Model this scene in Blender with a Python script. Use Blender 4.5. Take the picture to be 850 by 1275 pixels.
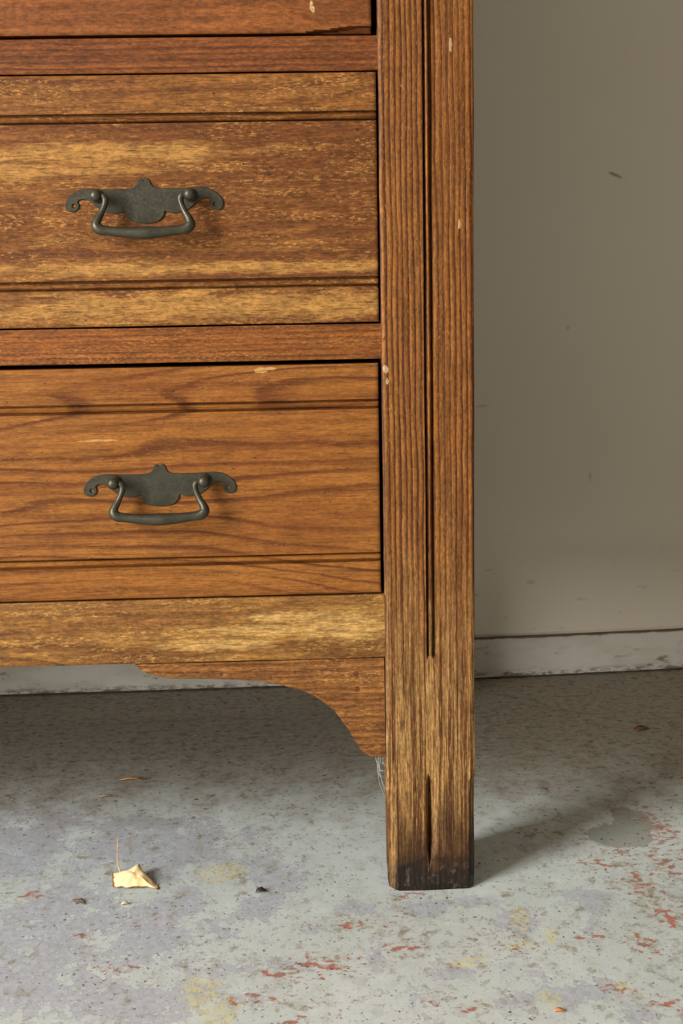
import bpy, bmesh, math, random
import numpy as np
from mathutils import Vector, Matrix, noise as mnoise

random.seed(7)
scene = bpy.context.scene
for o in list(bpy.data.objects):
    bpy.data.objects.remove(o)

# ------------------------------------------------------------------ camera
IMG_W, IMG_H, FOCAL_PX = 850, 1275, 1770.0
CAM_LOC = Vector((-0.07366, -1.07229, 0.49047))
YAW, PITCH, ROLL = 0.03865, 0.16651, -0.01738

cam_data = bpy.data.cameras.new('camera')
cam_data.sensor_fit = 'VERTICAL'
cam_data.sensor_height = 36.0
cam_data.sensor_width = 24.0
cam_data.lens = FOCAL_PX / IMG_H * 36.0
cam_data.clip_start = 0.05
cam = bpy.data.objects.new('camera', cam_data)
scene.collection.objects.link(cam)
fwd = Vector((math.sin(YAW) * math.cos(PITCH), math.cos(YAW) * math.cos(PITCH), -math.sin(PITCH)))
rgt0 = Vector((math.cos(YAW), -math.sin(YAW), 0.0))
up0 = rgt0.cross(fwd)
rgt = math.cos(ROLL) * rgt0 + math.sin(ROLL) * up0
up = -math.sin(ROLL) * rgt0 + math.cos(ROLL) * up0
m = Matrix((rgt, up, -fwd)).transposed().to_4x4()
m.translation = CAM_LOC
cam.matrix_world = m
scene.camera = cam

# ------------------------------------------------------------------ world, daylight, exposure
world = bpy.data.worlds.new('dim_garage_air')
scene.world = world
world.use_nodes = True
bg = world.node_tree.nodes['Background']
bg.inputs['Color'].default_value = (1.0, 0.95, 0.87, 1)
bg.inputs['Strength'].default_value = 0.26

def area_light(name, loc, target, sx, sy, power, color):
    ld = bpy.data.lights.new(name, 'AREA')
    ld.shape = 'RECTANGLE'
    ld.size, ld.size_y = sx, sy
    ld.energy = power
    ld.color = color
    lo = bpy.data.objects.new(name, ld)
    lo.location = loc
    lo.rotation_euler = (Vector(target) - Vector(loc)).to_track_quat('-Z', 'Y').to_euler()
    scene.collection.objects.link(lo)
    return lo

# daylight coming in through the open door behind and to the left of the camera
area_light('door_daylight', (-2.6, -2.1, 1.38), (-0.1, 0.0, 0.78), 1.15, 2.1, 232, (1.0, 0.985, 0.955))

scene.view_settings.view_transform = 'Standard'
scene.view_settings.look = 'None'
scene.view_settings.exposure = 0.0
scene.view_settings.gamma = 1.0
scene.view_settings.use_curve_mapping = False

# ------------------------------------------------------------------ helpers
def lin(c):
    out = []
    for v in c:
        v = v / 255.0
        out.append(v / 12.92 if v <= 0.04045 else ((v + 0.055) / 1.055) ** 2.4)
    return (out[0], out[1], out[2], 1.0)

def link(o, parent=None):
    scene.collection.objects.link(o)
    if parent is not None:
        o.parent = parent
    return o

def mesh_obj(name, verts, faces, mat, parent=None, smooth=False):
    me = bpy.data.meshes.new(name)
    me.from_pydata([tuple(v) for v in verts], [], faces)
    me.update()
    bm = bmesh.new(); bm.from_mesh(me)
    bmesh.ops.recalc_face_normals(bm, faces=bm.faces)
    bm.to_mesh(me); bm.free()
    if mat:
        me.materials.append(mat)
    if smooth:
        for p in me.polygons:
            p.use_smooth = True
        try:
            me.set_sharp_from_angle(angle=math.radians(40))
        except Exception:
            pass
    return link(bpy.data.objects.new(name, me), parent)

def bm_obj(name, bm, mat, parent=None, smooth=True, angle=40):
    bmesh.ops.recalc_face_normals(bm, faces=bm.faces)
    me = bpy.data.meshes.new(name)
    bm.to_mesh(me); bm.free()
    me.materials.append(mat)
    if smooth:
        for p in me.polygons:
            p.use_smooth = True
        me.set_sharp_from_angle(angle=math.radians(angle))
    return link(bpy.data.objects.new(name, me), parent)

def slab(name, xs, zs, depth, back, mat, parent=None, xmap=None, zmap=None, smooth=True):
    """Board whose front is a height field: y = depth(x, z); solid back to y = back."""
    verts, faces = [], []
    nx, nz = len(xs), len(zs)
    for z in zs:
        for x in xs:
            X = xmap(x, z) if xmap else x
            Z = zmap(x, z) if zmap else z
            verts.append((X, depth(x, z), Z))
    for j in range(nz - 1):
        for i in range(nx - 1):
            a = j * nx + i
            faces.append((a, a + 1, a + nx + 1, a + nx))
    ring = [i for i in range(nx)] + [j * nx + nx - 1 for j in range(1, nz)] + \
           [(nz - 1) * nx + i for i in range(nx - 2, -1, -1)] + [j * nx for j in range(nz - 2, 0, -1)]
    base = len(verts)
    for r in ring:
        v = verts[r]
        verts.append((v[0], back, v[2]))
    n = len(ring)
    for k in range(n):
        faces.append((ring[k], base + k, base + (k + 1) % n, ring[(k + 1) % n]))
    faces.append([base + k for k in range(n)])
    return mesh_obj(name, verts, faces, mat, parent, smooth)

def box(name, x0, x1, y0, y1, z0, z1, mat, parent=None, bevel=0.0015):
    bm = bmesh.new()
    bmesh.ops.create_cube(bm, size=1.0)
    bmesh.ops.scale(bm, vec=(x1 - x0, y1 - y0, z1 - z0), verts=bm.verts)
    bmesh.ops.translate(bm, vec=((x0 + x1) / 2, (y0 + y1) / 2, (z0 + z1) / 2), verts=bm.verts)
    if bevel:
        bmesh.ops.bevel(bm, geom=bm.edges[:], offset=bevel, segments=2, affect='EDGES', profile=0.5)
    return bm_obj(name, bm, mat, parent)

def tube_bm(bm, pts, radii, seg=12, cap=True):
    rings = []
    n = len(pts)
    prev = None
    for i, p in enumerate(pts):
        t = (pts[min(i + 1, n - 1)] - pts[max(i - 1, 0)]).normalized()
        if prev is None:
            a = Vector((0, 1, 0)) if abs(t.y) < 0.9 else Vector((0, 0, 1))
            u = t.cross(a).normalized()
        else:
            u = (prev - t * prev.dot(t)).normalized()
        prev = u
        w = t.cross(u)
        r = radii[i]
        rings.append([bm.verts.new(p + (u * math.cos(2 * math.pi * k / seg) + w * math.sin(2 * math.pi * k / seg)) * r) for k in range(seg)])
    for i in range(n - 1):
        for k in range(seg):
            bm.faces.new((rings[i][k], rings[i][(k + 1) % seg], rings[i + 1][(k + 1) % seg], rings[i + 1][k]))
    if cap:
        bm.faces.new(rings[0][::-1]); bm.faces.new(rings[-1])

def spline(pts, n):
    """Catmull-Rom through (x, y, z, radius) rows."""
    P = [Vector(p) for p in pts]
    out = []
    m_ = len(P)
    for i in range(m_ - 1):
        p0, p1, p2, p3 = P[max(i - 1, 0)], P[i], P[i + 1], P[min(i + 2, m_ - 1)]
        for k in range(n):
            t = k / n
            out.append(0.5 * ((2 * p1) + (p2 - p0) * t + (2 * p0 - 5 * p1 + 4 * p2 - p3) * t * t + (3 * p1 - p0 - 3 * p2 + p3) * t ** 3))
    out.append(P[-1])
    return out

def lathe_bm(bm, origin, axis, profile, seg=16):
    ax = axis.normalized()
    a = Vector((0, 0, 1)) if abs(ax.z) < 0.9 else Vector((1, 0, 0))
    u = ax.cross(a).normalized(); w = ax.cross(u)
    rings = []
    for d, r in profile:
        rings.append([bm.verts.new(origin + ax * d + (u * math.cos(2 * math.pi * k / seg) + w * math.sin(2 * math.pi * k / seg)) * max(r, 1e-5)) for k in range(seg)])
    for i in range(len(rings) - 1):
        for k in range(seg):
            bm.faces.new((rings[i][k], rings[i][(k + 1) % seg], rings[i + 1][(k + 1) % seg], rings[i + 1][k]))
    bm.faces.new(rings[0][::-1]); bm.faces.new(rings[-1])

def floor_at(px, py, z=0.0):
    d = fwd + rgt * ((px - IMG_W / 2) / FOCAL_PX) - up * ((py - IMG_H / 2) / FOCAL_PX)
    t = (z - CAM_LOC.z) / d.z
    return CAM_LOC + d * t

def sstep(a, b, x):
    t = min(1.0, max(0.0, (x - a) / (b - a)))
    return t * t * (3 - 2 * t)

# ------------------------------------------------------------------ node helpers
class NT:
    def __init__(self, name):
        self.mat = bpy.data.materials.new(name)
        self.mat.use_nodes = True
        self.t = self.mat.node_tree
        self.bsdf = self.t.nodes['Principled BSDF']
        self.tc = self.t.nodes.new('ShaderNodeTexCoord')
        self.P = self.tc.outputs['Object']
    def set(self, inp, v):
        if hasattr(v, 'is_output') or isinstance(v, bpy.types.NodeSocket):
            self.t.links.new(v, inp)
        else:
            inp.default_value = v
    def math(self, op, a, b=None, c=None, clamp=False):
        n = self.t.nodes.new('ShaderNodeMath'); n.operation = op; n.use_clamp = clamp
        self.set(n.inputs[0], a)
        if b is not None: self.set(n.inputs[1], b)
        if c is not None: self.set(n.inputs[2], c)
        return n.outputs[0]
    def vmath(self, op, a, b=None):
        n = self.t.nodes.new('ShaderNodeVectorMath'); n.operation = op
        self.set(n.inputs[0], a)
        if b is not None: self.set(n.inputs[1], b)
        return n.outputs['Value'] if op in ('LENGTH', 'DOT_PRODUCT', 'DISTANCE') else n.outputs[0]
    def map(self, scale=(1, 1, 1), loc=(0, 0, 0), v=None, rot=(0, 0, 0)):
        n = self.t.nodes.new('ShaderNodeMapping')
        self.set(n.inputs['Vector'], self.P if v is None else v)
        n.inputs['Location'].default_value = loc
        n.inputs['Rotation'].default_value = rot
        n.inputs['Scale'].default_value = scale
        return n.outputs[0]
    def noise(self, v, scale=1.0, detail=2.0, rough=0.5, dist=0.0, color=False):
        n = self.t.nodes.new('ShaderNodeTexNoise')
        self.set(n.inputs['Vector'], v)
        n.inputs['Scale'].default_value = scale
        n.inputs['Detail'].default_value = detail
        n.inputs['Roughness'].default_value = rough
        n.inputs['Distortion'].default_value = dist
        return n.outputs['Color'] if color else n.outputs['Fac']
    def voronoi(self, v, scale=1.0, feature='F1', out='Distance', rand=1.0):
        n = self.t.nodes.new('ShaderNodeTexVoronoi'); n.feature = feature
        self.set(n.inputs['Vector'], v)
        n.inputs['Scale'].default_value = scale
        n.inputs['Randomness'].default_value = rand
        return n.outputs[out]
    def ramp(self, f, a, b, lo=0.0, hi=1.0):
        n = self.t.nodes.new('ShaderNodeMapRange'); n.interpolation_type = 'SMOOTHSTEP'
        self.set(n.inputs['Value'], f)
        n.inputs['From Min'].default_value = a; n.inputs['From Max'].default_value = b
        n.inputs['To Min'].default_value = lo; n.inputs['To Max'].default_value = hi
        return n.outputs['Result']
    def cramp(self, f, stops):
        n = self.t.nodes.new('ShaderNodeValToRGB')
        self.set(n.inputs['Fac'], f)
        el = n.color_ramp.elements
        while len(el) < len(stops): el.new(0.5)
        for e, (p, c) in zip(el, stops):
            e.position = p; e.color = c
        return n.outputs['Color']
    def mix(self, f, a, b, mode='MIX'):
        n = self.t.nodes.new('ShaderNodeMix'); n.data_type = 'RGBA'; n.blend_type = mode
        n.clamp_factor = True
        self.set(n.inputs['Factor'], f)
        self.set(n.inputs[6], a); self.set(n.inputs[7], b)
        return n.outputs[2]
    def sep(self, v):
        n = self.t.nodes.new('ShaderNodeSeparateXYZ'); self.set(n.inputs[0], v)
        return n.outputs
    def comb(self, x, y, z):
        n = self.t.nodes.new('ShaderNodeCombineXYZ')
        self.set(n.inputs[0], x); self.set(n.inputs[1], y); self.set(n.inputs[2], z)
        return n.outputs[0]
    def bump(self, h, strength=0.3, dist=0.001):
        n = self.t.nodes.new('ShaderNodeBump')
        n.inputs['Strength'].default_value = strength
        n.inputs['Distance'].default_value = dist
        self.set(n.inputs['Height'], h)
        self.t.links.new(n.outputs[0], self.bsdf.inputs['Normal'])
    def done(self, color, rough=0.5, spec=0.4, metallic=0.0):
        self.set(self.bsdf.inputs['Base Color'], color)
        self.set(self.bsdf.inputs['Roughness'], rough)
        self.set(self.bsdf.inputs['Metallic'], metallic)
        self.bsdf.inputs['Specular IOR Level'].default_value = spec
        return self.mat
    def blobs(self, P, items):
        """Union of soft ellipses: items = (x, y, rx, ry); 1 in the middle, 0 on the rim, negative outside."""
        out = None
        for cx, cy, rx, ry in items:
            v = self.map(scale=(1 / rx, 1 / ry, 0), loc=(-cx / rx, -cy / ry, 0), v=P)
            d = self.math('SUBTRACT', 1.0, self.vmath('LENGTH', v))
            out = d if out is None else self.math('MAXIMUM', out, d)
        return out

# ------------------------------------------------------------------ wood
WOOD_GAIN = 0.67
def wood(name, axis, seed, early, late, streak, fleck, ring_freq=140.0, figure=1.5, fig_len=3.0, ring_amt=0.8,
         fleck_amt=0.5, fleck_cut=0.0, pale=None, pale_amt=0.8, blotch=0.6, extra=None, rough=0.5, fibre=0.6, wander=0.5, pattern=None, ring_min=0.25, ring_lo=0.25, grit=1.0):
    """axis 'x' or 'z' = direction of the grain. early/late = ring colours, streak = dark stain, fleck = worn pale specks."""
    n = NT(name)
    if axis == 'z':
        s = n.sep(n.P); n.P = n.comb(s[2], s[1], s[0])
    P = n.map(loc=(seed * 3.17, seed * 1.31, seed * 0.73))
    low = n.noise(n.map(scale=(fig_len, 6, 14), v=P), 1.0, 1.5, 0.45)
    wob = n.noise(n.map(scale=(14, 20, 70), v=P), 1.0, 2.0, 0.5)
    xyz = n.sep(P)
    t = n.math('MULTIPLY', xyz[2], ring_freq)
    t = n.math('ADD', t, n.math('MULTIPLY', low, figure * 10))
    t = n.math('ADD', t, n.math('MULTIPLY', wob, wander))
    saw = n.math('FRACT', t)
    ring = n.math('MULTIPLY', n.ramp(saw, ring_lo, 0.86), n.ramp(saw, 1.0, 0.90))
    ringvar = n.noise(n.map(scale=(5, 5, 55), v=P), 1.0, 1.0)
    ring = n.math('MULTIPLY', ring, n.ramp(ringvar, 0.30, 0.62, ring_min, 1.0))
    streaks = n.noise(n.map(scale=(5, 60, 230), v=P, loc=(4, 2, 9)), 1.0, 3.5, 0.62)
    fib = n.noise(n.map(scale=(55, 200, 900), v=P), 1.0, 2.5, 0.65)
    col = n.mix(n.math('MULTIPLY', ring, ring_amt), early, late)
    col = n.mix(n.ramp(streaks, 0.42, 0.68, 0.0, 0.55), col, late)
    # wide stain blotches
    blo = n.noise(n.map(scale=(5, 8, 26), v=P, loc=(7, 1, 3)), 1.0, 4.0, 0.65)
    col = n.mix(n.ramp(blo, 0.47, 0.66, 0.0, blotch), col, streak)
    if pale is not None:
        pb = n.noise(n.map(scale=(6, 8, 40), v=P, loc=(17, 5, 8)), 1.0, 5.0, 0.7)
        pv = n.math('ADD', pb, n.math('MULTIPLY', n.math('SUBTRACT', fib, 0.5), 0.35))
        col = n.mix(n.ramp(pv, 0.50, 0.66, 0.0, pale_amt), col, pale)
    if pattern:
        col = pattern(n, col, fib)
    # fibres: thin dark and light threads
    col = n.mix(n.ramp(fib, 0.50, 0.66, 0.0, fibre), col, late)
    col = n.mix(n.ramp(fib, 0.46, 0.34, 0.0, fibre * 0.45), col, early)
    # worn flecks
    fl = n.noise(n.map(scale=(300, 300, 950), v=P, loc=(1, 7, 2)), 1.0, 2.0, 0.6)
    fm = n.noise(n.map(scale=(12, 8, 110), v=P, loc=(2, 9, 5)), 1.0, 4.0, 0.7)
    f = n.math('MULTIPLY', n.ramp(fl, 0.50 + fleck_cut, 0.66 + fleck_cut), n.ramp(fm, 0.44, 0.62, 0.10, 1.0))
    f = n.math('MULTIPLY', f, fleck_amt, clamp=True)
    col = n.mix(f, col, fleck)
    # tiny dents, dark
    sp = n.noise(n.map(scale=(200, 160, 420), v=P, loc=(3, 3, 1)), 1.0, 2.0, 0.5)
    col = n.mix(n.ramp(sp, 0.70, 0.76, 0.0, 0.7), col, lin((60, 30, 16)))
    if extra:
        col = extra(n, col)
    gr = n.noise(n.map(scale=(240, 300, 620), v=P, loc=(8, 8, 4)), 1.0, 3.0, 0.7)
    gr2 = n.noise(n.map(scale=(45, 60, 190), v=P, loc=(3, 6, 8)), 1.0, 3.0, 0.65)
    gv = n.math('MULTIPLY', n.ramp(gr, 0.34, 0.66, 1 - 0.28 * grit, 1 + 0.26 * grit), n.ramp(gr2, 0.34, 0.66, 1 - 0.16 * grit, 1 + 0.16 * grit))
    col = n.mix(1.0, col, n.comb(gv, gv, gv), 'MULTIPLY')
    col = n.mix(1.0, col, (WOOD_GAIN, WOOD_GAIN * 0.95, WOOD_GAIN * 0.80, 1), 'MULTIPLY')
    h = n.math('ADD', n.math('MULTIPLY', fib, -0.6), n.math('MULTIPLY', ring, -0.4))
    h = n.math('ADD', h, n.math('MULTIPLY', f, -0.4))
    n.bump(h, 0.4, 0.0009)
    r = n.ramp(fl, 0.3, 0.7, rough - 0.06, rough + 0.12)
    return n.done(col, r, 0.18)

C = lin
def leg_extra(n, col):
    s = n.sep(n.P)              # swapped: x = height, z = across
    zz = s[0]
    flat_face = n.ramp(s[2], 0.0052, 0.0078, 0.25, 1.0)
    nz = n.noise(n.map(scale=(10, 10, 90)), 1.0, 4.0, 0.65)
    hh = n.math('ADD', zz, n.math('MULTIPLY', n.math('SUBTRACT', nz, 0.5), 0.22))
    # finish worn off towards the foot, bare wood
    st = n.noise(n.map(scale=(4.5, 60, 400)), 1.0, 1.5, 0.5)
    st2 = n.noise(n.map(scale=(45, 60, 900), loc=(2, 0, 1)), 1.0, 2.5, 0.65)
    bare = n.mix(n.ramp(st, 0.46, 0.58), C((188, 146, 94)), C((104, 66, 38)))
    bare = n.mix(n.ramp(st2, 0.49, 0.60, 0.0, 0.75), bare, C((92, 58, 36)))
    bare = n.mix(n.ramp(st2, 0.46, 0.36, 0.0, 0.7), bare, C((208, 172, 120)))
    col = n.mix(n.ramp(hh, 0.33, 0.12, 0.0, 0.85), col, bare)
    # brown foot
    h2 = n.math('ADD', zz, n.math('MULTIPLY', n.math('SUBTRACT', nz, 0.5), 0.12))
    col = n.mix(n.math('MULTIPLY', n.ramp(h2, 0.088, 0.030, 0.0, 0.82), flat_face), col, C((66, 42, 30)))
    # blackened toe
    tn = n.noise(n.map(scale=(70, 70, 70)), 1.0, 3.0, 0.6)
    h3 = n.math('ADD', zz, n.math('MULTIPLY', n.math('SUBTRACT', tn, 0.5), 0.05))
    col = n.mix(n.math('MULTIPLY', n.ramp(h3, 0.036, 0.012, 0.0, 0.92), n.ramp(s[2], 0.0052, 0.0078, 0.55, 1.0)), col, C((42, 37, 35)))
    g = n.noise(n.map(scale=(120, 120, 160)), 1.0, 3.0, 0.65)
    gm = n.math('MULTIPLY', n.ramp(g, 0.54, 0.64), n.ramp(zz, 0.030, 0.014))
    col = n.mix(n.math('MULTIPLY', gm, 0.5), col, C((104, 98, 94)))
    return paint_spot(n, col, [(0.4185, 0.0030, 0.0035, 0.0022), (0.4090, 0.0040, 0.0030, 0.0012), (0.6530, 0.0530, 0.0055, 0.0012), (0.5250, 0.0590, 0.0045, 0.0010)], C((222, 196, 156)), 0.8)

def paint_spot(n, col, items, c, amt=0.85):
    nn = n.noise(n.map(scale=(400, 100, 400), loc=(5, 0, 2)), 1.0, 2.0, 0.6)
    f = n.math('ADD', n.blobs(xz(n), items), n.math('MULTIPLY', n.math('SUBTRACT', nn, 0.5), 1.2))
    return n.mix(n.ramp(f, 0.0, 0.3, 0.0, amt), col, c)
def xz(n):
    s = n.sep(n.P)
    return n.comb(s[0], s[2], 0.0)

M = {}
M['leg'] = wood('worn_pine_post', 'z', 1, C((166, 108, 52)), C((80, 40, 22)), C((108, 60, 32)), C((200, 150, 90)),
                ring_freq=235, figure=0.35, fig_len=0.9, ring_amt=1.0, ring_min=0.7, fleck_amt=0.5, fleck_cut=0.05, blotch=0.25, extra=leg_extra, fibre=0.4, wander=0.9)
M['rail_a'] = wood('pine_rail_red', 'x', 2.3, C((142, 84, 44)), C((92, 50, 28)), C((108, 60, 34)), C((176, 118, 68)),
                   ring_freq=240, figure=0.2, fleck_amt=0.15, blotch=0.4)
M['rail_b'] = wood('pine_rail_orange', 'x', 3.9, C((160, 98, 46)), C((106, 58, 30)), C((118, 64, 34)), C((206, 148, 86)),
                   ring_freq=240, figure=0.2, fleck_amt=0.55, blotch=0.4)
def rail_c_pat(n, col, fib):
    b = n.blobs(xz(n), [(-0.075, 0.229, 0.042, 0.006), (-0.035, 0.220, 0.045, 0.013), (-0.13, 0.208, 0.05, 0.006), (-0.10, 0.218, 0.05, 0.006)])
    nn = n.noise(n.map(scale=(60, 60, 260)), 1.0, 4.0, 0.65)
    f = n.ramp(n.math('ADD', b, n.math('MULTIPLY', n.math('SUBTRACT', nn, 0.5), 1.8)), -0.1, 0.55, 0.0, 0.75)
    return n.mix(f, col, C((222, 180, 114)))
M['rail_c'] = wood('pine_rail_bare', 'x', 5.1, C((178, 128, 68)), C((110, 68, 36)), C((120, 74, 40)), C((208, 166, 102)),
                   ring_freq=110, figure=1.1, fleck_amt=0.8, pale=C((188, 144, 82)), pale_amt=0.6, pattern=rail_c_pat, rough=0.55)
M['drawer_a'] = wood('drawer_pine_smooth', 'x', 6.2, C((152, 92, 48)), C((110, 62, 34)), C((124, 72, 40)), C((190, 132, 78)),
                     ring_freq=90, figure=0.5, fleck_amt=0.12, ring_amt=0.5, fibre=0.35,
                     pattern=lambda n, col, fib: paint_spot(n, col, [(-0.0475, 0.6815, 0.0014, 0.004), (-0.0462, 0.679, 0.0012, 0.003)], C((226, 196, 150))))
def drawer_b_pat(n, col, fib):
    # finish left on round the pull and along the top, rubbed away on the lower rim
    nn = n.noise(n.map(scale=(24, 20, 130), loc=(3, 0, 4)), 1.0, 5.0, 0.68)
    k = n.math('MULTIPLY', n.math('SUBTRACT', nn, 0.5), 2.6)
    red = n.blobs(xz(n), [(-0.15, 0.535, 0.13, 0.035), (-0.06, 0.575, 0.10, 0.030), (-0.10, 0.598, 0.25, 0.012), (-0.30, 0.53, 0.08, 0.03), (-0.02, 0.54, 0.05, 0.05)])
    col = n.mix(n.ramp(n.math('ADD', red, k), 0.0, 0.6, 0.0, 0.7), col, C((114, 66, 32)))
    pal = n.blobs(xz(n), [(-0.13, 0.468, 0.30, 0.014), (-0.04, 0.466, 0.05, 0.012), (-0.20, 0.580, 0.14, 0.010), (-0.25, 0.568, 0.10, 0.008), (-0.15, 0.496, 0.30, 0.006)])
    return n.mix(n.ramp(n.math('ADD', pal, k), 0.0, 0.7, 0.0, 0.8), col, C((196, 146, 82)))
M['drawer_b'] = wood('drawer_pine_flaked', 'x', 7.4, C((152, 100, 50)), C((98, 54, 30)), C((108, 60, 32)), C((200, 148, 86)),
                     ring_freq=85, figure=0.8, fleck_amt=0.7, ring_amt=0.75, fibre=0.75, pattern=drawer_b_pat, rough=0.52)
def drawer_c_pat(n, col, fib):
    b = n.blobs(xz(n), [(-0.091, 0.4195, 0.006, 0.0024), (-0.084, 0.4205, 0.005, 0.0014), (-0.2150, 0.3690, 0.016, 0.0010)])
    nn = n.noise(n.map(scale=(300, 60, 500)), 1.0, 3.0, 0.65)
    return n.mix(n.ramp(n.math('ADD', b, n.math('MULTIPLY', n.math('SUBTRACT', nn, 0.5), 1.2)), 0.0, 0.3, 0.0, 0.85), col, C((226, 178, 116)))
M['drawer_c'] = wood('drawer_pine_orange', 'x', 8.8, C((170, 110, 52)), C((100, 54, 28)), C((138, 78, 38)), C((202, 146, 84)),
                     ring_freq=62, figure=1.2, fig_len=2.4, fleck_amt=0.3, fleck_cut=0.03, ring_amt=0.9, ring_lo=0.60, fibre=0.5, blotch=0.45, rough=0.45, grit=0.55, pattern=drawer_c_pat)
M['bracket'] = wood('pine_bracket', 'x', 9.7, C((166, 112, 60)), C((104, 62, 36)), C((112, 66, 38)), C((204, 154, 94)),
                    ring_freq=190, figure=0.5, fleck_amt=0.6, rough=0.55)
M['carcass'] = wood('carcass_pine', 'x', 11.0, C((120, 84, 52)), C((84, 56, 36)), C((80, 52, 34)), C((140, 100, 64)), fleck_amt=0.1, rough=0.7)

# ------------------------------------------------------------------ other materials
def metal_mat():
    n = NT('aged_bronze')
    a = n.noise(n.map(scale=(110, 110, 110)), 1.0, 4.0, 0.65)
    b = n.noise(n.map(scale=(900, 900, 900)), 1.0, 2.0, 0.6)
    col = n.mix(n.ramp(a, 0.30, 0.70), C((60, 57, 46)), C((73, 69, 55)))
    col = n.mix(n.ramp(b, 0.62, 0.75, 0, 0.4), col, C((112, 102, 78)))
    n.bump(n.math('ADD', a, n.math('MULTIPLY', b, 0.3)), 0.12, 0.0006)
    return n.done(col, n.ramp(b, 0.3, 0.7, 0.36, 0.52), 0.5, 0.55)
M['metal'] = metal_mat()

def wall_mat():
    n = NT('cream_wall_paint')
    a = n.noise(n.map(scale=(3, 3, 3)), 1.0, 3.0, 0.5)
    col = n.mix(n.ramp(a, 0.3, 0.7), C((232, 221, 202)), C((227, 215, 195)))
    s = n.sep(n.P)
    UV = n.comb(s[0], s[2], 0.0)
    # scuffs near the floor
    sc = n.noise(n.map(scale=(40, 40, 110)), 1.0, 4.0, 0.6)
    scm = n.math('MULTIPLY', n.ramp(sc, 0.62, 0.72), n.ramp(s[2], 0.22, 0.06, 0.0, 0.35))
    col = n.mix(scm, col, C((120, 104, 84)))
    # scratch, dot and a few old knocks
    v = n.map(loc=(-0.3163, -0.597, 0), v=UV)
    v = n.map(rot=(0, 0, math.radians(24)), v=v)
    v = n.map(scale=(1 / 0.013, 1 / 0.0026, 1), v=v)
    d1 = n.math('SUBTRACT', 1.0, n.vmath('LENGTH', v))
    d2 = n.blobs(UV, [(0.2612, 0.4229, 0.0035, 0.0045), (0.159, 0.333, 0.011, 0.0025), (0.29, 0.245, 0.003, 0.009), (0.218, 0.118, 0.008, 0.004), (0.167, 0.135, 0.008, 0.002)])
    nn = n.noise(n.map(scale=(300, 300, 300)), 1.0, 2.0)
    f1 = n.ramp(n.math('ADD', d1, n.math('MULTIPLY', n.math('SUBTRACT', nn, 0.5), 1.0)), 0.0, 0.6, 0.0, 0.6)
    f2 = n.ramp(n.math('ADD', d2, n.math('MULTIPLY', n.math('SUBTRACT', nn, 0.5), 1.0)), 0.0, 0.8, 0.0, 0.25)
    col = n.mix(f1, col, C((88, 78, 62)))
    col = n.mix(f2, col, C((92, 80, 64)))
    b = n.noise(n.map(scale=(90, 90, 90)), 1.0, 3.0, 0.5)
    n.bump(b, 0.06, 0.002)
    return n.done(col, 0.6, 0.3)
M['wall'] = wall_mat()

BZ = 0.0505                # height of the baseboard
def baseboard_mat():
    n = NT('scuffed_white_baseboard')
    s = n.sep(n.P)
    a = n.noise(n.map(scale=(45, 45, 120)), 1.0, 4.0, 0.65)
    b = n.noise(n.map(scale=(14, 14, 30), loc=(3, 1, 5)), 1.0, 2.0, 0.5)
    col = n.mix(n.ramp(b, 0.4, 0.65), C((216, 211, 198)), C((202, 196, 180)))
    dirt = n.math('MULTIPLY', n.ramp(a, 0.56, 0.68), n.ramp(b, 0.40, 0.60, 0.15, 1.0))
    col = n.mix(n.math('MULTIPLY', dirt, n.ramp(s[2], 0.055, 0.008, 0.25, 0.9)), col, C((112, 100, 78)))
    low = n.math('MULTIPLY', n.ramp(s[2], 0.013, 0.003), n.ramp(n.noise(n.map(scale=(55, 10, 160), loc=(8, 2, 1)), 1.0, 4.0, 0.7), 0.44, 0.60))
    col = n.mix(n.math('MULTIPLY', low, 0.85), col, C((96, 86, 62)))
    ledge = n.ramp(n.math('ADD', s[2], n.math('MULTIPLY', n.math('SUBTRACT', a, 0.5), 0.004)), BZ - 0.0022, BZ - 0.0006)
    col = n.mix(n.math('MULTIPLY', ledge, 0.9), col, C((118, 98, 74)))
    n.bump(a, 0.2, 0.001)
    return n.done(col, 0.5, 0.35)
M['baseboard'] = baseboard_mat()

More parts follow.
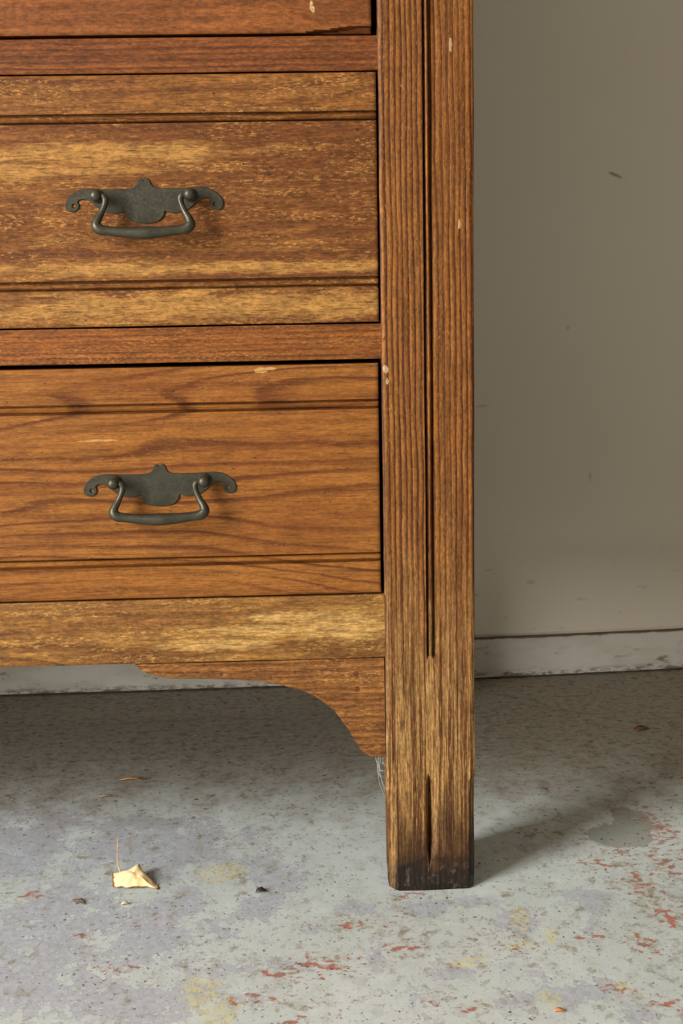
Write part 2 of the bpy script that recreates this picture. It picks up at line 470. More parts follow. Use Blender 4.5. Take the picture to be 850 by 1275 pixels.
# worn places in the floor paint: pixel-traced positions turned into floor ellipses, stored as soft masks on the floor mesh
FLOOR_MASKS = {
    'lavender': [(60, 1140, 110, 46), (40, 1215, 110, 45), (170, 1250, 130, 34), (205, 1150, 60, 50), (180, 1055, 130, 44),
                 (40, 1050, 90, 50), (330, 1092, 46, 26), (300, 1205, 44, 14), (430, 1130, 36, 9), (395, 1158, 18, 8), (318, 1132, 26, 16), (536, 1132, 34, 9), (640, 1150, 34, 13),
                 (565, 1212, 34, 7), (715, 1238, 36, 16), (640, 1245, 30, 10), (738, 1122, 40, 14), (795, 1264, 26, 12), (590, 1124, 34, 7), (472, 1195, 14, 12), (755, 1228, 16, 12)],
    'slate': [(786, 1022, 24, 18), (768, 1040, 40, 16), (790, 1038, 20, 18)],
    'yellow': [(278, 1088, 42, 14), (248, 1240, 30, 30), (270, 1262, 40, 24), (650, 1145, 12, 16), (685, 1165, 10, 14), (585, 1199, 24, 7), (683, 1245, 20, 12), (645, 1176, 18, 6), (775, 1228, 16, 8)],
    'red': [(400, 1200, 90, 22), (350, 1212, 50, 18), (320, 1245, 60, 14), (100, 1165, 20, 8), (40, 1115, 40, 10), (440, 1150, 40, 16), (500, 1180, 50, 14),
            (795, 1100, 40, 40), (830, 1140, 40, 30), (800, 1175, 34, 22), (830, 1075, 40, 34), (770, 1060, 30, 14), (740, 1165, 40, 8), (640, 1180, 60, 6),
            (770, 1230, 40, 16), (830, 1250, 36, 16), (540, 1245, 24, 12), (590, 1255, 30, 14), (370, 1272, 40, 10), (150, 1205, 40, 10), (820, 1030, 40, 40), (745, 1075, 40, 10), (350, 1064, 8, 4), (510, 1115, 30, 6)],
}
def floor_mat():
    n = NT('flaking_painted_concrete')
    P = n.P
    def mask(nm):
        at = n.t.nodes.new('ShaderNodeAttribute'); at.attribute_name = nm
        return at.outputs['Fac']
    big = n.noise(n.map(scale=(7, 7, 7)), 1.0, 4.0, 0.6)
    mid = n.noise(n.map(scale=(28, 20, 20), loc=(3, 8, 0)), 1.0, 4.0, 0.62)
    fine = n.noise(n.map(scale=(150, 110, 100), loc=(9, 2, 0)), 1.0, 4.0, 0.65)
    grit = n.noise(n.map(scale=(520, 420, 400), loc=(5, 5, 0)), 1.0, 3.0, 0.6)
    edge = n.math('ADD', n.math('MULTIPLY', n.math('SUBTRACT', mid, 0.5), 4.2), n.math('MULTIPLY', n.math('SUBTRACT', fine, 0.5), 3.4))
    # grey-green paint coat
    col = n.mix(n.ramp(big, 0.3, 0.7), C((200, 208, 205)), C((188, 196, 193)))
    mot = n.noise(n.map(scale=(60, 45, 40), loc=(13, 4, 0)), 1.0, 5.0, 0.7)
    col = n.mix(n.ramp(mot, 0.48, 0.66, 0.0, 0.5), col, C((172, 176, 170)))
    col = n.mix(n.ramp(mot, 0.44, 0.30, 0.0, 0.6), col, C((212, 219, 215)))
    col = n.mix(n.ramp(grit, 0.45, 0.75, 0.0, 0.30), col, C((216, 222, 219)))
    # paint worn to lavender-grey concrete
    lm = n.ramp(n.math('ADD', mask('lavender'), edge), -0.02, 0.10)
    lcol = n.mix(n.ramp(fine, 0.35, 0.7), C((166, 170, 178)), C((188, 192, 199)))
    lcol = n.mix(n.ramp(grit, 0.56, 0.70, 0.0, 0.6), lcol, C((142, 142, 146)))
    col = n.mix(n.math('MULTIPLY', lm, 0.9), col, lcol)
    # thin olive stains and bruised paint, thickest towards the front right
    sx = n.sep(P)
    ol = n.noise(n.map(scale=(80, 60, 30), loc=(1, 4, 0)), 1.0, 5.0, 0.72)
    olv = n.math('ADD', ol, n.math('MULTIPLY', n.math('SUBTRACT', big, 0.5), 0.35))
    col = n.mix(n.ramp(olv, 0.555, 0.61, 0.0, 0.6), col, C((158, 155, 140)))
    col = n.mix(n.ramp(olv, 0.63, 0.67, 0.0, 0.65), col, C((134, 124, 106)))
    # small torn flakes, rust and maroon
    tf = n.noise(n.map(scale=(210, 190, 150), loc=(21, 4, 0)), 1.0, 3.0, 0.6)
    tm = n.noise(n.map(scale=(16, 14, 14), loc=(2, 14, 0)), 1.0, 3.0, 0.6)
    tv = n.math('MULTIPLY', n.ramp(tf, 0.61, 0.65), n.ramp(tm, 0.46, 0.60, 0.10, 0.85))
    col = n.mix(tv, col, n.mix(n.ramp(tm, 0.5, 0.65), C((150, 118, 100)), C((158, 92, 84))))
    # dark slate patch by the right edge
    sm = n.ramp(n.math('ADD', mask('slate'), n.math('MULTIPLY', edge, 0.18)), 0.0, 0.08)
    col = n.mix(n.math('MULTIPLY', sm, 0.85), col, C((146, 149, 140)))
    # yellow traces
    ym = n.math('MULTIPLY', n.ramp(n.math('ADD', mask('yellow'), n.math('MULTIPLY', edge, 0.5)), 0.0, 0.4), n.ramp(n.noise(n.map(scale=(260, 200, 200)), 1.0, 3.0, 0.6), 0.42, 0.62))
    col = n.mix(n.math('MULTIPLY', ym, 0.75), col, C((214, 202, 128)))
    # red undercoat showing as torn flakes
    rn = n.noise(n.map(scale=(130, 150, 120), loc=(2, 6, 0)), 1.0, 4.0, 0.62)
    rv = n.math('ADD', n.math('MAXIMUM', mask('red'), -0.35), n.math('MULTIPLY', n.math('SUBTRACT', rn, 0.5), 5.0))
    rm = n.ramp(rv, 0.85, 1.0)
    rim = n.ramp(rv, 0.45, 0.80, 0.0, 0.5)
    col = n.mix(rim, col, C((168, 160, 142)))
    rt = n.noise(n.map(scale=(60, 60, 60), loc=(8, 1, 0)), 1.0, 2.0)
    rcol = n.mix(n.ramp(rt, 0.40, 0.62), C((182, 98, 90)), C((150, 106, 94)))
    col = n.mix(n.math('MULTIPLY', rm, 0.85), col, rcol)
    # pale scrapes
    wh = n.noise(n.map(scale=(70, 240, 100), loc=(11, 3, 0), rot=(0, 0, 0.2)), 1.0, 3.0, 0.6)
    col = n.mix(n.ramp(wh, 0.66, 0.74, 0.0, 0.7), col, C((230, 229, 220)))
    # dark specks and grit
    dk = n.noise(n.map(scale=(230, 190, 190), loc=(6, 9, 0)), 1.0, 2.0, 0.55)
    dm = n.noise(n.map(scale=(20, 20, 20), loc=(1, 9, 0)), 1.0, 2.0, 0.55)
    col = n.mix(n.math('MULTIPLY', n.ramp(dk, 0.63, 0.70), n.ramp(dm, 0.35, 0.6, 0.25, 0.9)), col, C((84, 78, 66)))
    # dirt by the wall, with shade at the back of the floor painted in
    s = n.sep(P)
    dd = n.math('ADD', s[1], n.math('MULTIPLY', n.math('SUBTRACT', mid, 0.5), 0.35))
    dirt = n.ramp(dd, 0.06, 0.36, 0.0, 0.82)
    dcol = n.mix(n.ramp(fine, 0.40, 0.66), C((150, 137, 116)), C((124, 111, 92)))
    dash = n.noise(n.map(scale=(75, 120, 100), loc=(5, 2, 0)), 1.0, 4.0, 0.65)
    dcol = n.mix(n.ramp(dash, 0.55, 0.62, 0.0, 0.85), dcol, C((84, 66, 50)))
    dcol = n.mix(n.ramp(dash, 0.40, 0.30, 0.0, 0.5), dcol, C((160, 151, 134)))
    col = n.mix(dirt, col, dcol)
    cr = n.noise(n.map(scale=(110, 130, 100), loc=(16, 2, 0)), 1.0, 3.0, 0.6)
    col = n.mix(n.math('MULTIPLY', n.ramp(cr, 0.62, 0.68), n.ramp(dd, 0.05, 0.25, 0.0, 0.8)), col, C((58, 46, 34)))
    col = n.mix(n.math('MULTIPLY', n.ramp(cr, 0.335, 0.29), n.ramp(dd, 0.05, 0.25, 0.0, 0.7)), col, C((196, 188, 172)))
    h = n.math('ADD', n.math('MULTIPLY', lm, -0.6), n.math('MULTIPLY', rm, -0.4))
    h = n.math('ADD', h, n.math('MULTIPLY', grit, 0.5))
    h = n.math('ADD', h, n.math('MULTIPLY', fine, 0.4))
    n.bump(h, 0.25, 0.0010)
    return n.done(col, 0.62, 0.3)
M['floor'] = floor_mat()

def flat_mat(name, c1, c2, scale=200, rough=0.7):
    n = NT(name)
    a = n.noise(n.map(scale=(scale, scale, scale)), 1.0, 3.0, 0.6)
    n.bump(a, 0.2, 0.0004)
    return n.done(n.mix(n.ramp(a, 0.35, 0.65), C(c1), C(c2)), rough, 0.3)

# ------------------------------------------------------------------ setting
def wall_y(x):
    if x < -0.42: return 0.577
    if x > 0.42: return 0.6095 + (x - 0.42) * 0.075
    t = (x + 0.42) / 0.84
    return 0.577 + 0.0325 * t ** 2.2
WX = [-3.0, -1.5, -0.8] + [-0.42 + 0.84 * i / 24 for i in range(25)] + [0.8, 1.5, 3.0]

def build_floor():
    fx = np.concatenate([[-4, -2, -1.2, -0.8], np.arange(-0.6, 0.601, 0.0045), [0.8, 1.2, 2, 4]])
    fy = np.concatenate([[-4.5, -3, -1.5, -0.8, -0.5], np.arange(-0.34, 0.62, 0.0055), [0.8, 1.0]])
    nx, ny = len(fx), len(fy)
    X, Y = np.meshgrid(fx, fy)
    co = np.stack([X, Y, np.zeros_like(X)], -1).reshape(-1, 3)
    i, j = np.meshgrid(np.arange(nx - 1), np.arange(ny - 1))
    a = (j * nx + i).ravel()
    quads = np.stack([a, a + 1, a + nx + 1, a + nx], -1)
    me = bpy.data.meshes.new('floor')
    me.from_pydata(co.tolist(), [], quads.tolist())
    me.materials.append(M['floor'])
    for nm, items in FLOOR_MASKS.items():
        val = np.full(len(co), -0.55)
        for px, py, rx, ry in items:
            c = floor_at(px, py); ex = floor_at(px + rx, py) - c; ey = floor_at(px, py + ry) - c
            d = 1 - np.hypot((co[:, 0] - c.x) / ex.length, (co[:, 1] - c.y) / ey.length)
            val = np.maximum(val, d)
        at = me.attributes.new(nm, 'FLOAT', 'POINT')
        at.data.foreach_set('value', val.astype(np.float32))
    o = link(bpy.data.objects.new('floor', me))
    o['kind'] = 'structure'
build_floor()

def wall_strip(name, prof, mat):
    """profile = list of (offset towards the room, z), closed loop, swept along the wall line."""
    verts, faces = [], []
    k = len(prof)
    for x in WX:
        for off, z in prof:
            verts.append((x, wall_y(x) - off, z))
    for i in range(len(WX) - 1):
        for j in range(k):
            a, b = i * k + j, i * k + (j + 1) % k
            faces.append((a, b, b + k, a + k))
    faces.append(list(range(k))); faces.append([(len(WX) - 1) * k + j for j in range(k)])
    o = mesh_obj(name, verts, faces, mat, None, True)
    o['kind'] = 'structure'
    return o
wall_strip('wall_back', [(-0.010, 0.0), (-0.010, BZ + 0.0025), (-0.003, BZ + 0.0045), (-0.003, 2.5), (-0.12, 2.5), (-0.12, 0.0)], M['wall'])
wall_strip('baseboard_back', [(0.0, 0.0025), (0.0, BZ - 0.003), (-0.002, BZ - 0.0005), (-0.0095, BZ), (-0.0095, 0.0025)], M['baseboard'])

added_ceil = mesh_obj('added_ceiling', [(-4, -2.6, 2.5), (4, -2.6, 2.5), (4, 0.9, 2.5), (-4, 0.9, 2.5), (-4, -2.6, 2.6), (4, -2.6, 2.6), (4, 0.9, 2.6), (-4, 0.9, 2.6)],
                [(0, 1, 2, 3), (4, 5, 6, 7), (0, 1, 5, 4), (1, 2, 6, 5), (2, 3, 7, 6), (3, 0, 4, 7)], flat_mat('added_ceiling_board', (150, 138, 120), (138, 126, 108), 6))
added_ceil['kind'] = 'structure'  # unseen slab overhead, added to shade the floor from the world fill

# ------------------------------------------------------------------ dresser
dresser = bpy.data.objects.new('dresser', None)
link(dresser)
dresser['label'] = 'old worn pine dresser with flaking finish and dark metal drawer pulls'
dresser['category'] = 'dresser'

LW = 0.070                 # post width
DW = 0.92                  # clear width between the posts
TOPZ = 1.27  # height raised above the view so the dresser shades the upper wall
DEPTH = 0.50

def frange(a, b, n):
    return [a + (b - a) * i / n for i in range(n + 1)]

def build_post(name, x0, mirror=False):
    g0, g1 = 0.0321, 0.0391      # stopped bead groove
    xs = sorted(set([0, 0.0006, 0.0016, 0.003, 0.0071, 0.0073, LW - 0.0053, LW - 0.0055] + frange(0.004, 0.0300, 13) + [0.0308, 0.0316, g0 - 0.0001, g0 + 0.00008] + frange(g0 + 0.0005, g1 - 0.0005, 20) +
                    [g1 - 0.00008, g1 + 0.0001, g1 + 0.0008] + frange(g1 + 0.002, LW - 0.004, 13) + [LW - 0.003, LW - 0.0016, LW - 0.0006, LW]))
    zs = sorted(set([0, 0.0005, 0.0015, 0.003, 0.005, 0.008] + frange(0.011, 0.118, 54) + frange(0.122, 0.185, 14) + [0.188, 0.190, 0.1915, 0.1925, 0.1935, 0.195, 0.198, 0.202] +
                    frange(0.21, TOPZ - 0.025, 110)))
    def wear(x, z):
        return (mnoise.noise(Vector((x * 60 + x0 * 9, 3.3, z * 16))) * 0.0005 + mnoise.noise(Vector((x * 330, 1.3, z * 24))) * 0.00018)
    def depth(x, z):
        d = 0.0
        e = min(x, LW - x)
        if e < 0.003:
            d += 0.0012 * (1 - e / 0.003) ** 2
        # sunk bead
        gx = 0.5 * (g0 + g1)
        if g0 <= x <= g1 and z > 0.1915:
            u = (x - g0) / (g1 - g0)
            bead = 0.0064 - 0.0052 * math.sqrt(max(0.0, 1 - ((u - 0.50) / 0.33) ** 2)) if abs(u - 0.50) < 0.33 else 0.0064
            d += bead * sstep(0.1915, 0.1950, z)
        # gouged flute in the foot: steep left wall, easy right wall
        if 0.017 < z < 0.098:
            k = math.sqrt(sstep(0.098, 0.088, z)) * sstep(0.017, 0.040, z)
            c = 0.0332
            l, r = 0.0016 * k + 0.0003, 0.0072 * k + 0.0004
            if c - l < x <= c: d += 0.0062 * k * (1 - (c - x) / l)
            elif c < x < c + r: d += 0.0062 * k * (1 - ((x - c) / r)) ** 1.2
        # stopped chamfers on both edges of the foot
        k = sstep(0.100, 0.088, z)
        if k > 0:
            cl, cr = 0.0072 * k, 0.0054 * k
            if x < cl: d += (cl - x) * 1.0
            if x > LW - cr: d += (x - (LW - cr)) * 1.0
        # scuffed toe edge
        if z < 0.008:
            d += 0.0012 * (1 - z / 0.008) ** 2
        # a shallow lip above the toe
        d += 0.0012 * sstep(0.030, 0.022, z) * sstep(0.004, 0.012, z)
        return d + wear(x, z) * (2.0 if z < 0.1 else 1.0)
    def xm(x, z):
        c = LW / 2
        s = 1.0
        s -= 0.022 * sstep(0.022, 0.0, z)
        off = mnoise.noise(Vector((x0 * 5 + (1 if x > c else 0) * 7, 0.2, z * 14))) * 0.0005
        X = c + (x - c) * s + off + 0.0006 * sstep(0.1, 0.0, z)
        return x0 + (LW - X if mirror else X)
    def zm(x, z):
        if z < 0.02:
            e = min(x, LW - x) / 0.016
            lift = 0.0012 * max(0.0, 1 - e) ** 2
            return z + lift * (1 - z / 0.02)
        return z
    return slab(name, xs, zs, depth, 0.024, M['leg'], dresser, xm, zm)

build_post('leg', 0.0)
build_post('leg', -DW - LW, True)
for xx in (0.0, -DW - LW):
    box('back_leg', xx + 0.01, xx + LW, DEPTH - 0.045, DEPTH, 0.0, TOPZ - 0.025, M['leg'], dresser)
    sx = xx + (0.044 if xx == 0.0 else 0.001)
    box('side_stile', sx, sx + 0.025, 0.0235, 0.075, 0.0, TOPZ - 0.025, M['leg'], dresser)
    box('side_panel', xx + 0.022, xx + LW - 0.022, 0.0745, DEPTH - 0.04, 0.17, TOPZ - 0.025, M['leg'], dresser)
box('back_panel', -DW - 0.05, 0.05, DEPTH - 0.018, DEPTH - 0.006, 0.17, TOPZ - 0.03, M['carcass'], dresser)
box('bottom_board', -DW - 0.03, 0.03, 0.03, DEPTH - 0.02, 0.226, 0.238, M['carcass'], dresser)
box('top', -DW - LW - 0.02, LW + 0.02, -0.02, DEPTH + 0.01, TOPZ - 0.025, TOPZ, M['drawer_a'], dresser, 0.004)

def rail(name, z0, z1, mat, y0=0.0015, seed=0.0):
    xs = frange(-DW, 0.0, 160)
    h = z1 - z0
    zs = [z0, z0 + 0.0004, z0 + 0.001, z0 + 0.002] + frange(z0 + 0.004, z1 - 0.004, 8) + [z1 - 0.002, z1 - 0.001, z1 - 0.0004, z1]
    def depth(x, z):
        e = min(z - z0, z1 - z)
        d = y0 + mnoise.noise(Vector((x * 8, seed, z * 60))) * 0.0005
        if e < 0.002:
            d += 0.0008 * (1 - e / 0.002) ** 2 * (1 + 0.8 * mnoise.noise(Vector((x * 40, seed + 3, z * 3))))
        return d
    def zm(x, z):
        k = (z - z0) / h
        return z + mnoise.noise(Vector((x * 9, seed + (5 if k > 0.5 else 9), 0))) * 0.00035
    return slab(name, xs, zs, depth, 0.045, mat, dresser, None, zm)

rail('rail', 0.6360, 0.6603, M['rail_a'], 0.0012, 1.0)
rail('rail', 0.4264, 0.4526, M['rail_b'], 0.0012, 2.0)
rail('rail', 0.8500, 0.8740, M['rail_a'], 0.0012, 3.0)
rail('rail', 1.0400, 1.0640, M['rail_a'], 0.0012, 5.0)
rail('rail', 1.2180, 1.2440, M['rail_a'], 0.0012, 6.0)
rail('bottom_rail', 0.1944, 0.2446, M['rail_c'], 0.0008, 4.0)

def drawer(z0, z1, mat, beads, x1=-0.0026, seed=0.0, face=0.0008, tilt=0.0, chip=False):
    """Inset drawer: front board with two run beads; box behind it."""
    x0 = -DW + 0.0030
    xs = [x0, x0 + 0.0005, x0 + 0.0015, x0 + 0.003] + frange(x0 + 0.006, x1 - 0.006, 150) + [x1 - 0.003, x1 - 0.0015, x1 - 0.0005, x1]
    zs = [z0, z0 + 0.0004, z0 + 0.001, z0 + 0.002, z0 + 0.003, z0 + 0.0038, z0 + 0.0044, z1 - 0.002, z1 - 0.001, z1 - 0.0004, z1]
    zs += frange(z0 + 0.005, z1 - 0.005, 30)
    W = 0.0072
    for b in beads:
        zs += frange(b - W * 0.5, b + W * 0.5, 26) + [b - W * 0.5 - 0.0002, b + W * 0.5 + 0.0002, b - W * 0.5 - 0.0014, b + W * 0.5 + 0.0014]
    zs = sorted(zs)
    zz = [zs[0]]
    for z in zs[1:]:
        if z - zz[-1] > 0.00012: zz.append(z)
    zz[-1] = z1
    def depth(x, z):
        d = face + mnoise.noise(Vector((x * 6, seed, z * 18))) * 0.0005
        e = min(z - z0, z1 - z, x - x0, x1 - x)
        if e < 0.002:
            d += 0.0009 * (1 - e / 0.002) ** 2
        for bi, b in enumerate(beads):
            u = (z - b) / (W * 0.5)
            if abs(u) <= 1.0:
                # upper quirk narrow and deep, round bead, soft fall to the field
                if u > 0.58: d += 0.0055
                elif u < -0.72: d += 0.0055
                else:
                    v = (u + 0.05) / 0.67
                    d += 0.0042 - 0.0036 * math.sqrt(max(0, 1 - v * v))
        if chip and x > -0.050 and z < z0 + 0.0042 * min(1.0, (x + 0.050) / 0.035):
            d += 0.007
        # the field between the beads stands a touch lower than the rims
        if beads[0] < z < beads[1]:
            d += 0.0004
        return d
    def zm(x, z):
        return z + tilt * (x - x1) + mnoise.noise(Vector((x * 7, seed + 2, 0))) * 0.0002
    fr = slab('drawer', xs, zz, depth, 0.020, mat, dresser, None, zm)
    box('drawer_side', x1 - 0.016, x1 - 0.004, 0.019, 0.44, z0 + 0.004, z1 - 0.012, M['carcass'], fr)
    box('drawer_side', x0 + 0.004, x0 + 0.016, 0.019, 0.44, z0 + 0.004, z1 - 0.012, M['carcass'], fr)
    box('drawer_bottom', x0 + 0.014, x1 - 0.014, 0.018, 0.44, z0 + 0.010, z0 + 0.016, M['carcass'], fr)
    box('drawer_back', x0 + 0.014, x1 - 0.014, 0.43, 0.44, z0 + 0.014, z1 - 0.02, M['carcass'], fr)
    return fr

d1 = drawer(0.6630, 0.8485, M['drawer_a'], (0.695, 0.820), x1=-0.0042, seed=11, face=0.0030, chip=True)
d4 = drawer(0.8755, 1.0385, M['drawer_a'], (0.905, 1.010), seed=14)  # this and the next: unseen drawers filling the height added for shade
d5 = drawer(1.0655, 1.2165, M['drawer_a'], (1.095, 1.188), seed=15)
d2 = drawer(0.4541, 0.6346, M['drawer_b'], (0.4842, 0.6040), x1=-0.0016, seed=12, face=0.0006)
d3 = drawer(0.2463, 0.4230, M['drawer_c'], (0.2744, 0.3925), x1=-0.0026, seed=13, face=0.0006)

# --- shaped bracket under the rail
def bracket(mirror=False):
    pts = [(-0.1945, 0.1938), (-0.1895, 0.1885), (-0.1785, 0.1837), (-0.1569, 0.1811), (-0.1276, 0.18), (-0.1015, 0.1776), (-0.0803, 0.1734),
           (-0.0629, 0.1674), (-0.0499, 0.1598), (-0.04, 0.1504), (-0.0314, 0.1383), (-0.024, 0.1256), (-0.0196, 0.1188), (-0.0159, 0.1154), (-0.0108, 0.1129), (-0.0008, 0.1123)]
    sp = spline([(a, 0, b) for a, b in pts], 5)
    bm = bmesh.new()
    def X(x): return (-DW - x) if mirror else x
    yf, yb = 0.0016, 0.024
    r = 0.0012
    prev = None
    secs = []
    for p in sp:
        wob = mnoise.noise(Vector((p.x * 90, 2.2, p.z * 90))) * 0.0007
        zb, zt = p.z + wob, 0.1934
        zb = min(zb, zt - 0.0004)
        rr = min(r, (zt - zb) * 0.4)
        rows = [(yb, zb), (yf + rr, zb), (yf + rr * 0.3, zb + rr * 0.3), (yf, zb + rr)]
        for k in range(1, 6):
            rows.append((yf, zb + rr + (zt - zb - 1.4 * rr) * k / 5))
        rows += [(yf + rr * 0.4, zt), (yb, zt)]
        secs.append([bm.verts.new((X(p.x), y, z)) for y, z in rows])
    k = len(secs[0])
    for i in range(len(secs) - 1):
        for j in range(k):
            bm.faces.new((secs[i][j], secs[i][(j + 1) % k], secs[i + 1][(j + 1) % k], secs[i + 1][j]))
    bm.faces.new(secs[0]); bm.faces.new(secs[-1][::-1])
    return bm_obj('bracket', bm, M['bracket'], dresser)
br = bracket()
bracket(True)
# --- two plugged nail holes in the bracket
def nail(x, z, r, parent):
    bm = bmesh.new()
    lathe_bm(bm, Vector((x, 0.0030, z)), Vector((0, -1, 0)), [(0, r), (0.0014, r), (0.0018, r * 0.8), (0.0017, r * 0.3)], 12)
    return bm_obj('nail_plug', bm, M['rail_a'], parent)
nail(-0.0235, 0.1815, 0.0022, br)
nail(-0.0225, 0.1690, 0.0022, br)

# ------------------------------------------------------------------ drawer pulls
U = 0.0001525        # metres per outline unit
HALF = [(0, -42), (10, -50), (22, -50), (29, -40), (35, -25), (48, -11), (75, -5), (130, -4), (200, -5), (255, -8), (295, -5), (330, 8), (358, 28),
        (375, 52), (379, 75), (370, 95), (350, 102), (328, 97), (315, 82), (313, 66), (318, 54), (308, 45), (290, 42), (270, 48), (250, 60), (232, 78),
        (205, 98), (170, 110), (130, 112), (100, 103), (94, 108), (92, 122), (75, 142), (45, 156), (0, 160)]
def plate_mesh():
    half = []
    sp = spline([(a, b, 0) for a, b in HALF], 3)
    half = [(p.x * U, -p.y * U) for p in sp]
    outline = half + [(-x, z) for x, z in half[-2:0:-1]]
    bm = bmesh.new()
    loops = [outline]
    for s in (-1, 1):
        loops.append([(s * 338 * U + 9 * U * math.cos(2 * math.pi * k / 12), -73 * U + 9 * U * math.sin(2 * math.pi * k / 12)) for k in range(12)])
    edges = []
    for lp in loops:
        vs = [bm.verts.new((x, 0, z)) for x, z in lp]
        edges += [bm.edges.new((vs[i], vs[(i + 1) % len(vs)])) for i in range(len(vs))]
    bmesh.ops.triangle_fill(bm, edges=edges, use_beauty=True, use_dissolve=False, normal=(0, -1, 0))
    faces = bm.faces[:]
    ext = bmesh.ops.extrude_face_region(bm, geom=faces)
    vs = [g for g in ext['geom'] if isinstance(g, bmesh.types.BMVert)]
    bmesh.ops.translate(bm, vec=(0, -0.0016, 0), verts=vs)
    bm.normal_update()
    rim = [e for e in bm.edges if all(v in set(vs) for v in e.verts) and len(e.link_faces) == 2 and abs(e.link_faces[0].normal.dot(e.link_faces[1].normal)) < 0.5]
    bmesh.ops.bevel(bm, geom=rim, offset=0.0004, segments=1, affect='EDGES')
    bmesh.ops.recalc_face_normals(bm, faces=bm.faces)
    me = bpy.data.meshes.new('handle_plate'); bm.to_mesh(me); bm.free()
    me.materials.append(M['metal'])
    return me
def bail_mesh():
    rows = []
    y = -0.0125
    # pivot inside the post, loop inwards, swan-neck arm, grip
    L = [(-228, 30, 0.0, 9), (-205, 28, -2, 10), (-186, 34, -3, 13), (-178, 50, -4, 13), (-184, 80, -9, 12), (-200, 115, -16, 13), (-218, 148, -24, 17), (-222, 172, -28, 21),
         (-203, 190, -31, 21), (-165, 196, -33, 19), (-90, 204, -35, 21), (0, 208, -36, 25)]
    R_ = [(-a, b, c, d) for a, b, c, d in L[-2::-1]]
    sp = spline([(a * U, y + c * U, -b * U, d * U) for a, b, c, d in L + R_], 5)
    bm = bmesh.new()
    tube_bm(bm, [Vector((p[0], p[1], p[2])) for p in sp], [p[3] * 1.22 for p in sp], 14)
    bmesh.ops.recalc_face_normals(bm, faces=bm.faces)
    me = bpy.data.meshes.new('handle_bail'); bm.to_mesh(me); bm.free()
    me.materials.append(M['metal'])
    for p in me.polygons: p.use_smooth = True
    return me
def post_mesh():
    bm = bmesh.new()
    lathe_bm(bm, Vector((0, 0, 0)), Vector((0, -1, 0)), [(0.0010, 0.0052), (0.0024, 0.0050), (0.0032, 0.0034), (0.0060, 0.0029), (0.0085, 0.0032), (0.0100, 0.0042),
                                                        (0.0125, 0.0047), (0.0148, 0.0044), (0.0164, 0.0034), (0.0172, 0.0020), (0.0175, 0.0004)], 18)
    bmesh.ops.recalc_face_normals(bm, faces=bm.faces)
    me = bpy.data.meshes.new('handle_post'); bm.to_mesh(me); bm.free()
    me.materials.append(M['metal'])
    for p in me.polygons: p.use_smooth = True
    return me
PLATE, BAIL, POST = plate_mesh(), bail_mesh(), post_mesh()
def pull(parent, x, z, tilt=0.0, face=0.0014, swing=0.0):
    y = face
    for me, nm, loc, rot in ((PLATE, 'handle_plate', (x, y, z), (0, tilt, 0)), (BAIL, 'handle_bail', (x, y, z), (swing, tilt, 0)),
                             (POST, 'handle_post', (x - 222 * U, y, z - 30 * U), (0, 0, 0)), (POST, 'handle_post', (x + 222 * U, y, z - 30 * U), (0, 0, 0))):
        o = bpy.data.objects.new(nm, me)
        link(o, parent)
        o.location = loc
        o.rotation_euler = rot
for d, z in ((d2, 0.5534), (d3, 0.3422), (d1, 0.765), (d4, 0.965), (d5, 1.15)):
    pull(d, -0.1730 if d is not d3 else -0.1696, z)
    pull(d, -DW + 0.172, z)

